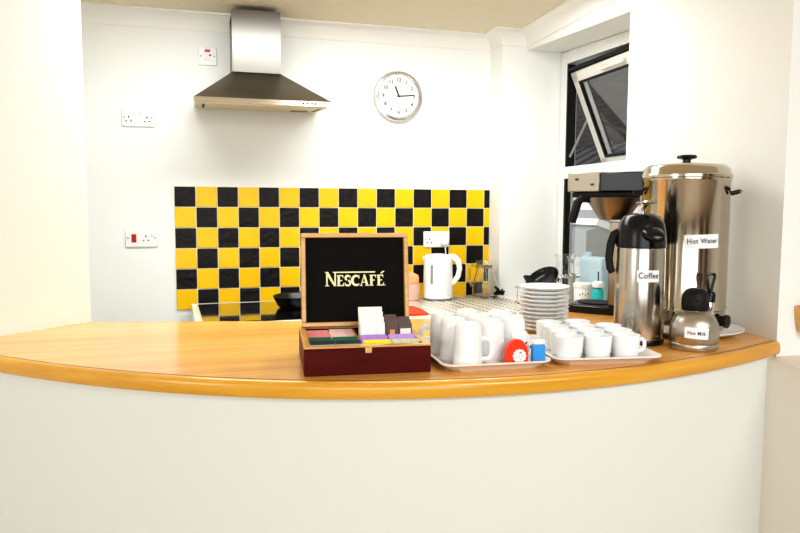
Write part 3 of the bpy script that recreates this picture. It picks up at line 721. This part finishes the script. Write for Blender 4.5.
# ------------------------------------------------------------------ coffee machine (serves the kitchen side)
MD = Vector((-.680, .733, 0)); MN = Vector((.733, .680, 0))
mo = Vector((1.437, 2.199, CT)) + MN*.085
mz = math.atan2(MD.y, MD.x)
cm = thing('coffee_machine', 'black and steel filter coffee machine turned towards the kitchen', 'coffee machine', mo, mz)      # local x = front
bm = BM(); loft(bm, [[(x, y, z) for x, y in rrect(.30, .175, .03, 6, .035, 0)] for z in (0.0005, .026)] + [[(x, y, .032) for x, y in rrect(.285, .16, .03, 6, .035, 0)]]); build('base', bm, BLACK, cm)
bm = BM(); lathe(bm, [(0, .0325), (.062, .0325), (.064, .036), (0, .037)], 32, (.10, 0, 0)); build('hot_plate', bm, BLACKM, cm)
bm = BM(); box(bm, (-.0905, 0, .240), (.045, .16, .415), bev=.005); build('column', bm, COPPERISH, cm)
bm = BM(); box(bm, (-.016, .030, .186), (.104, .08, .306), bev=.004); build('rear_panel', bm, COPPERISH, cm)
bm = BM(); box(bm, (-.016, 0, .483), (.176, .168, .070), bev=.004); build('housing', bm, BLACK, cm)
bm = BM(); box(bm, (.131, 0, .483), (.118, .170, .070), bev=.003); fp = build('control_panel', bm, mat('panel_steel', (.42, .38, .30), .4, .7), cm)
for x, z in ((.155, .493), (.098, .474)):
    bm = BM(); box(bm, (x, .087, z), (.011, .006, .007), bev=.001); build('switch', bm, BLACK, fp)
bm = BM(); box(bm, (.03, 0, .437), (.29, .15, .020), bev=.003); build('filter_rail', bm, BLACKM, cm)
bm = BM(); lathe(bm, [(.046, .348), (.050, .346), (.104, .424), (.107, .426), (.107, .4265), (.100, .4265)], 48, (.040, 0, 0)); fn = build('filter_funnel', bm, COPPERISH, cm)
bm = BM(); tube(bm, [(.110, .055, .420), (.136, .082, .424), (.149, .090, .408), (.168, .094, .335)], [.010, .012, .0125, .0115], 10, flat=1.3); build('funnel_handle', bm, BLACKM, fn)

# ------------------------------------------------------------------ things at the back of the kitchen
kt = thing('electric_kettle', 'white plastic jug kettle on the draining board by the tiles', 'kettle', (1.205, 3.50, WT+.0065))
bm = BM(); lathe(bm, [(0, 0), (.076, 0), (.077, .003), (.077, .0075), (0, .0075)], 40); build('power_base', bm, mat('base_grey', (.2, .19, .18), .4), kt)
bm = BM(); lathe(bm, [(0, .008), (.078, .008), (.079, .014), (.0775, .12), (.0745, .220), (.071, .227)], 48)
lathe(bm, [(.0705, .2275), (.066, .234), (.03, .240), (0, .241)], 48); bo = build('body', bm, WHITEP, kt)
bm = BM(); ka = math.atan2(-3.485, -1.235)
q = ka+R(78); tube(bm, [polar(q, .060, .222), polar(q, .085, .224), polar(q, .108, .205), polar(q, .116, .165), polar(q, .108, .125), polar(q, .088, .095), polar(q, .071, .085)], [.014, .014, .012, .011, .011, .011, .009], 12, flat=1.3); build('handle', bm, WHITEP, kt)
q = ka-R(95); bm = BM(); prism(bm, [tuple(polar(q+.35, .070, 0))[:2], tuple(polar(q, .086, 0))[:2], tuple(polar(q-.35, .070, 0))[:2]], [.19, .215, .19], [.224, .228, .224]); build('spout', bm, WHITEP, kt)
bm = label_patch(.014, .10); wrap(bm, .0785, ka-R(24), .135); build('water_gauge', bm, GREY, kt)
gj = thing('glass_jug', 'clear glass coffee jug on the draining board right of the kettle', 'jug', (1.475, 3.50, WT+.0065))
bm = BM(); lathe(bm, [(0, 0), (.058, 0), (.068, .008), (.071, .035), (.066, .08), (.052, .13), (.046, .165), (.050, .190), (.054, .197), (.051, .198), (.0435, .166), (.0495, .13), (.0635, .08), (.068, .036), (.065, .012), (.056, .005), (0, .005)], 44); build('jug_body', bm, GLASS, gj)
bm = BM(); lathe(bm, [(.0475, .160), (.049, .160), (.049, .172), (.0475, .172)], 40, close=True); build('collar', bm, CHROME, gj)
q = math.atan2(-3.46, -1.48)-R(95); bm = BM(); tube(bm, [polar(q, .049, .168), polar(q, .075, .175), polar(q, .088, .15), polar(q, .086, .09), polar(q, .072, .055)], .0065, 10); build('handle', bm, GLASS, gj)
tb = thing('plastic_tumbler', 'pink plastic tumbler holding a sponge beside the open box lid', 'tumbler', (1.062, 3.50, WT+.0065))
bm = BM(); lathe(bm, [(0, 0), (.034, 0), (.036, .004), (.042, .085), (.040, .085), (.034, .006), (0, .004)], 32); build('cup', bm, PINKT, tb)
bm = BM(); r = bmesh.ops.create_icosphere(bm, subdivisions=3, radius=.038)
for v in bm.verts: v.co = Vector((v.co.x*1.0, v.co.y*.8, v.co.z*1.25))*(1+.10*math.sin(v.co.x*120)*math.cos(v.co.z*90)) + Vector((.002, 0, .0985))
s_ = tag(build('sponge', bm, PEACH), 'peach orange sponge standing in the pink tumbler', 'sponge'); s_.location = (1.062, 3.50, WT+.0065)
# folded red cloth
bm = BM(); pts = [(.845, 3.03), (.915, 3.0), (.992, 3.01), (.993, 3.12), (.985, 3.24), (.90, 3.26)]
vs = prism(bm, pts, WT+.0005, [WT+.008, WT+.012, WT+.010, WT+.014, WT+.012, WT+.01]); tag(build('folded_cloth', bm, mat('red_cloth', (.75, .07, .02), .9, bump=.3, bscale=80)), 'folded red cloth lying on the worktop beside the tea box lid', 'cloth')
# dish brush
db = thing('dish_brush', 'small black scrubbing brush at the corner of the draining board', 'brush', (1.525, 3.44, WT+.0065)); db.location = (1.535, 3.44, WT+.0075)
bm = BM()
for k in range(60):
    a = random.uniform(0, 2*PI); e = random.uniform(-.1, 1.2); d = Vector((math.cos(a)*math.cos(e), math.sin(a)*math.cos(e), math.sin(e)))
    c = Vector((0, 0, .02)); tube(bm, [c, c+d*random.uniform(.026, .036)], [.004, .002], 5)
for v in bm.verts: v.co.z = max(v.co.z, 0)
build('bristles', bm, BLACKM, db)
bm = BM(); tube(bm, [(0, 0, .03), (-.012, 0, .05), (-.03, 0, .062)], [.008, .007, .006], 8); build('handle', bm, BLACK, db)
# dish rack and leaning pan
rk = thing('dish_rack', 'wire dish rack behind the stack of saucers', 'dish rack', (1.585, 3.06, WT+.0068))
bm = BM()
for z in (.012, .085): tube(bm, [(x, y, z) for x, y in rrect(.13, .36, .03)], .003, 6, closed=True)
for k in range(4):
    x = -.048+.032*k
    tube(bm, [(x, -.17, .085), (x, -.165, .012), (x, .165, .012), (x, .17, .085)], .002, 6)
build('wire_frame', bm, CHROME, rk)
for sx_ in (-1, 1):
    for sy_ in (-1, 1):
        bm = BM(); lathe(bm, [(0, 0), (.006, 0), (.005, .0125), (0, .0125)], 10, (sx_*.045, sy_*.155, 0)); build('foot', bm, BLACKM, rk)
camr = Vector((math.cos(.277), -math.sin(.277), 0)); camw = Vector((math.sin(.277), math.cos(.277), 0)); camu = Vector((0, 0, 1))
N = (-.50*camr + .78*camu - .36*camw).normalized()
Mp = Matrix.Translation((1.600, 3.085, 1.083)) @ N.to_track_quat('Z', 'Y').to_matrix().to_4x4()
wk = thing('saucepan', 'black pan tipped on its side behind the saucers', 'pan', (1.600, 3.085, WT+.03))
bm = BM(); lathe(bm, [(0, -.036), (.05, -.036), (.070, -.026), (.084, .0), (.087, .004), (.082, .005), (.066, -.020), (.047, -.029), (0, -.030)], 40, M=Mp); build('pan_bowl', bm, BLACK, wk, world=True)
bm = BM(); tube(bm, [Mp @ Vector((-.082, 0, 0)), Mp @ Vector((-.115, 0, .002)), (1.555, 3.02, .985)], .009, 8); build('handle', bm, BLACKM, wk, world=True)
# window-side things
ws = WT+.0005
tp = thing('sink_tap', 'chrome sink tap in front of the window', 'tap', (1.790, 3.13, ws))
bm = BM(); lathe(bm, [(0, 0), (.026, 0), (.024, .01), (.016, .014), (.015, .13), (.018, .135), (.018, .16), (0, .165)], 24); build('pillar', bm, CHROME, tp)
bm = BM(); tube(bm, [(0, 0, .145), (.03, -.012, .152), (.06, -.03, .156), (-.0, -.0, .15)][:3], .010, 12); build('lever', bm, CHROME, tp)
bm = BM(); tube(bm, [(0, 0, .14), (-.035, -.010, .15), (-.07, -.022, .152), (-.086, -.028, .142), (-.088, -.028, .125)], .010, 12); build('spout', bm, CHROME, tp)
cj = thing('glass_jar', 'tall clear glass jar on the sill at the left of the window', 'jar', (1.815, 3.25, ws))
bm = BM(); lathe(bm, [(0, 0), (.048, 0), (.05, .006), (.05, .16), (.044, .20), (.052, .245), (.055, .25), (.050, .25), (.041, .20), (.0465, .158), (.0465, .01), (0, .008)], 36); build('jar_body', bm, GLASS, cj)
wt_ = thing('sugar_tub', 'white tub with small red print left of the teal soap bottle', 'tub', (1.735, 2.93, ws))
bm = BM(); lathe(bm, [(0, 0), (.040, 0), (.042, .004), (.045, .118), (.043, .124), (0, .126)], 36); build('tub_body', bm, WHITEP, wt_)
bm = BM(); lathe(bm, [(.0455, .118), (.0475, .119), (.0475, .135), (.044, .138), (0, .139)], 36); build('lid', bm, WHITEP, wt_)
q = math.atan2(-2.93, -1.735)
for k in range(4):
    bm = label_patch(.006, .008); wrap(bm, .0446, q+R(-20+17*k), .085+.006*(k % 2)); build('print_mark', bm, RED, wt_)
so = thing('soap_bottle', 'small teal washing-up soap bottle with white pump top', 'bottle', (1.752, 2.83, ws))
bm = BM(); lathe(bm, [(0, 0), (.024, 0), (.026, .004), (.026, .09), (.024, .112), (.017, .124), (.012, .128), (0, .129)], 32); build('bottle_body', bm, TEAL, so)
bm = BM(); lathe(bm, [(0, .1285), (.026, .1285), (.027, .133), (.027, .148), (.016, .156), (0, .157)], 28); build('cap', bm, WHITEP, so)
bm = BM(); tube(bm, [(0, 0, .156), (0, 0, .20)], .003, 8); build('pump_stem', bm, BLACK, so)
pb_ = thing('water_canister', 'pale blue plastic canister standing against the window pane', 'canister', (1.815, 2.97, ws), R(0))
bm = BM(); loft(bm, [[(x, y, z) for x, y in rrect(.055*f, .19*f, .015)] for z, f in ((0, .94), (.008, 1), (.235, 1), (.252, .95), (.258, .85))]); build('body', bm, PBLUE, pb_)
bm = BM(); lathe(bm, [(0, .258), (.018, .258), (.018, .278), (0, .279)], 20, (0, .045, 0)); build('cap', bm, PBLUE, pb_)
rg = tag(build('brown_ring', (lambda b: (tube(b, [(0, .032*math.cos(2*PI*k/28), .040+.032*math.sin(2*PI*k/28)) for k in range(28)], .0085, 10, closed=True), b)[1])(BM()), mat('brown_grey', (.32, .24, .17), .5)), 'grey brown ring standing between saucer stack and white tub', 'ring')
rg.location = (1.675, 3.02, ws); rg.rotation_euler = (0, 0, R(-35))

# ------------------------------------------------------------------ wooden ornament on the outer wall at the far right
od = thing('wall_plaque', 'golden wooden wall ornament cut by the right picture edge', 'ornament', (1.722, 1.664, 1.062))
bm = BM()
a = [(-.028, .082), (-.030, .074), (-.026, .04), (-.018, .006), (-.012, .0), (.10, .0), (.118, .04), (.122, .082)]
va = [bm.verts.new((x, -.03, z)) for x, z in a]; vb = [bm.verts.new((x, -.0005, z)) for x, z in a]
bm.faces.new(va[::-1]); bm.faces.new(vb)
for k in range(len(a)): bm.faces.new((va[k], va[(k+1) % len(a)], vb[(k+1) % len(a)], vb[k]))
build('board', bm, OAK, od)
bm = BM(); box(bm, (.046, -.033, .04), (.09, .006, .05), bev=.002); build('inset', bm, EDGE, od)

# ------------------------------------------------------------------ light
def area(name, loc, target, size, power, color=(1, 1, 1), sy_=None):
    l = bpy.data.lights.new(name, 'AREA'); l.energy = power; l.color = color; l.size = size
    if sy_: l.shape = 'RECTANGLE'; l.size_y = sy_
    o = bpy.data.objects.new(name, l); COL.objects.link(o); o.location = loc
    o.rotation_euler = (Vector(target)-Vector(loc)).to_track_quat('-Z', 'Y').to_euler()
    return o
area('dining_window_light', (-.4, -2.9, 1.55), (.6, 3, 1.1), 3.6, 78, (.915, .96, 1), 1.7)  # added key light from the camera side, no window stands there
area('dining_ceiling_light', (1.6, -.4, 2.32), (1.9, .6, 0), 1.6, 58, (.93, .965, 1), .8)  # added area light, lifts the outer wall at the right; no fitting
area('kitchen_ceiling_light', (.55, 2.72, 2.33), (.55, 2.85, 0), 1.8, 31, (.93, .97, 1), .5)
area('dining_side_light', (-2.3, .2, 1.75), (1.5, 1.6, 1.25), 1.1, 17, (.95, .975, 1), .9)  # added fill from the left for the wall beside the urn
w = bpy.data.worlds.new('World'); sc.world = w; w.use_nodes = True
bg = w.node_tree.nodes['Background']; bg.inputs[0].default_value = (.86, .89, .92, 1); bg.inputs[1].default_value = 2.0

# ------------------------------------------------------------------ camera
cam = bpy.data.cameras.new('camera'); co = bpy.data.objects.new('camera', cam); COL.objects.link(co); sc.camera = co
cam.sensor_width = 36; cam.lens = 700/800*36; cam.clip_start = .05
yaw, pitch, roll = .277, .0851, .0045
fw_ = Vector((math.sin(yaw)*math.cos(pitch), math.cos(yaw)*math.cos(pitch), -math.sin(pitch)))
r0 = Vector((math.cos(yaw), -math.sin(yaw), 0)); u0 = r0.cross(fw_)
rr = math.cos(roll)*r0+math.sin(roll)*u0; uu = -math.sin(roll)*r0+math.cos(roll)*u0
M = Matrix((rr, uu, -fw_)).transposed().to_4x4(); M.translation = (0, 0, 1.43); co.matrix_world = M
sc.view_settings.view_transform = 'Standard'; sc.view_settings.look = 'Medium High Contrast'; sc.view_settings.exposure = -.12; sc.view_settings.gamma = 1
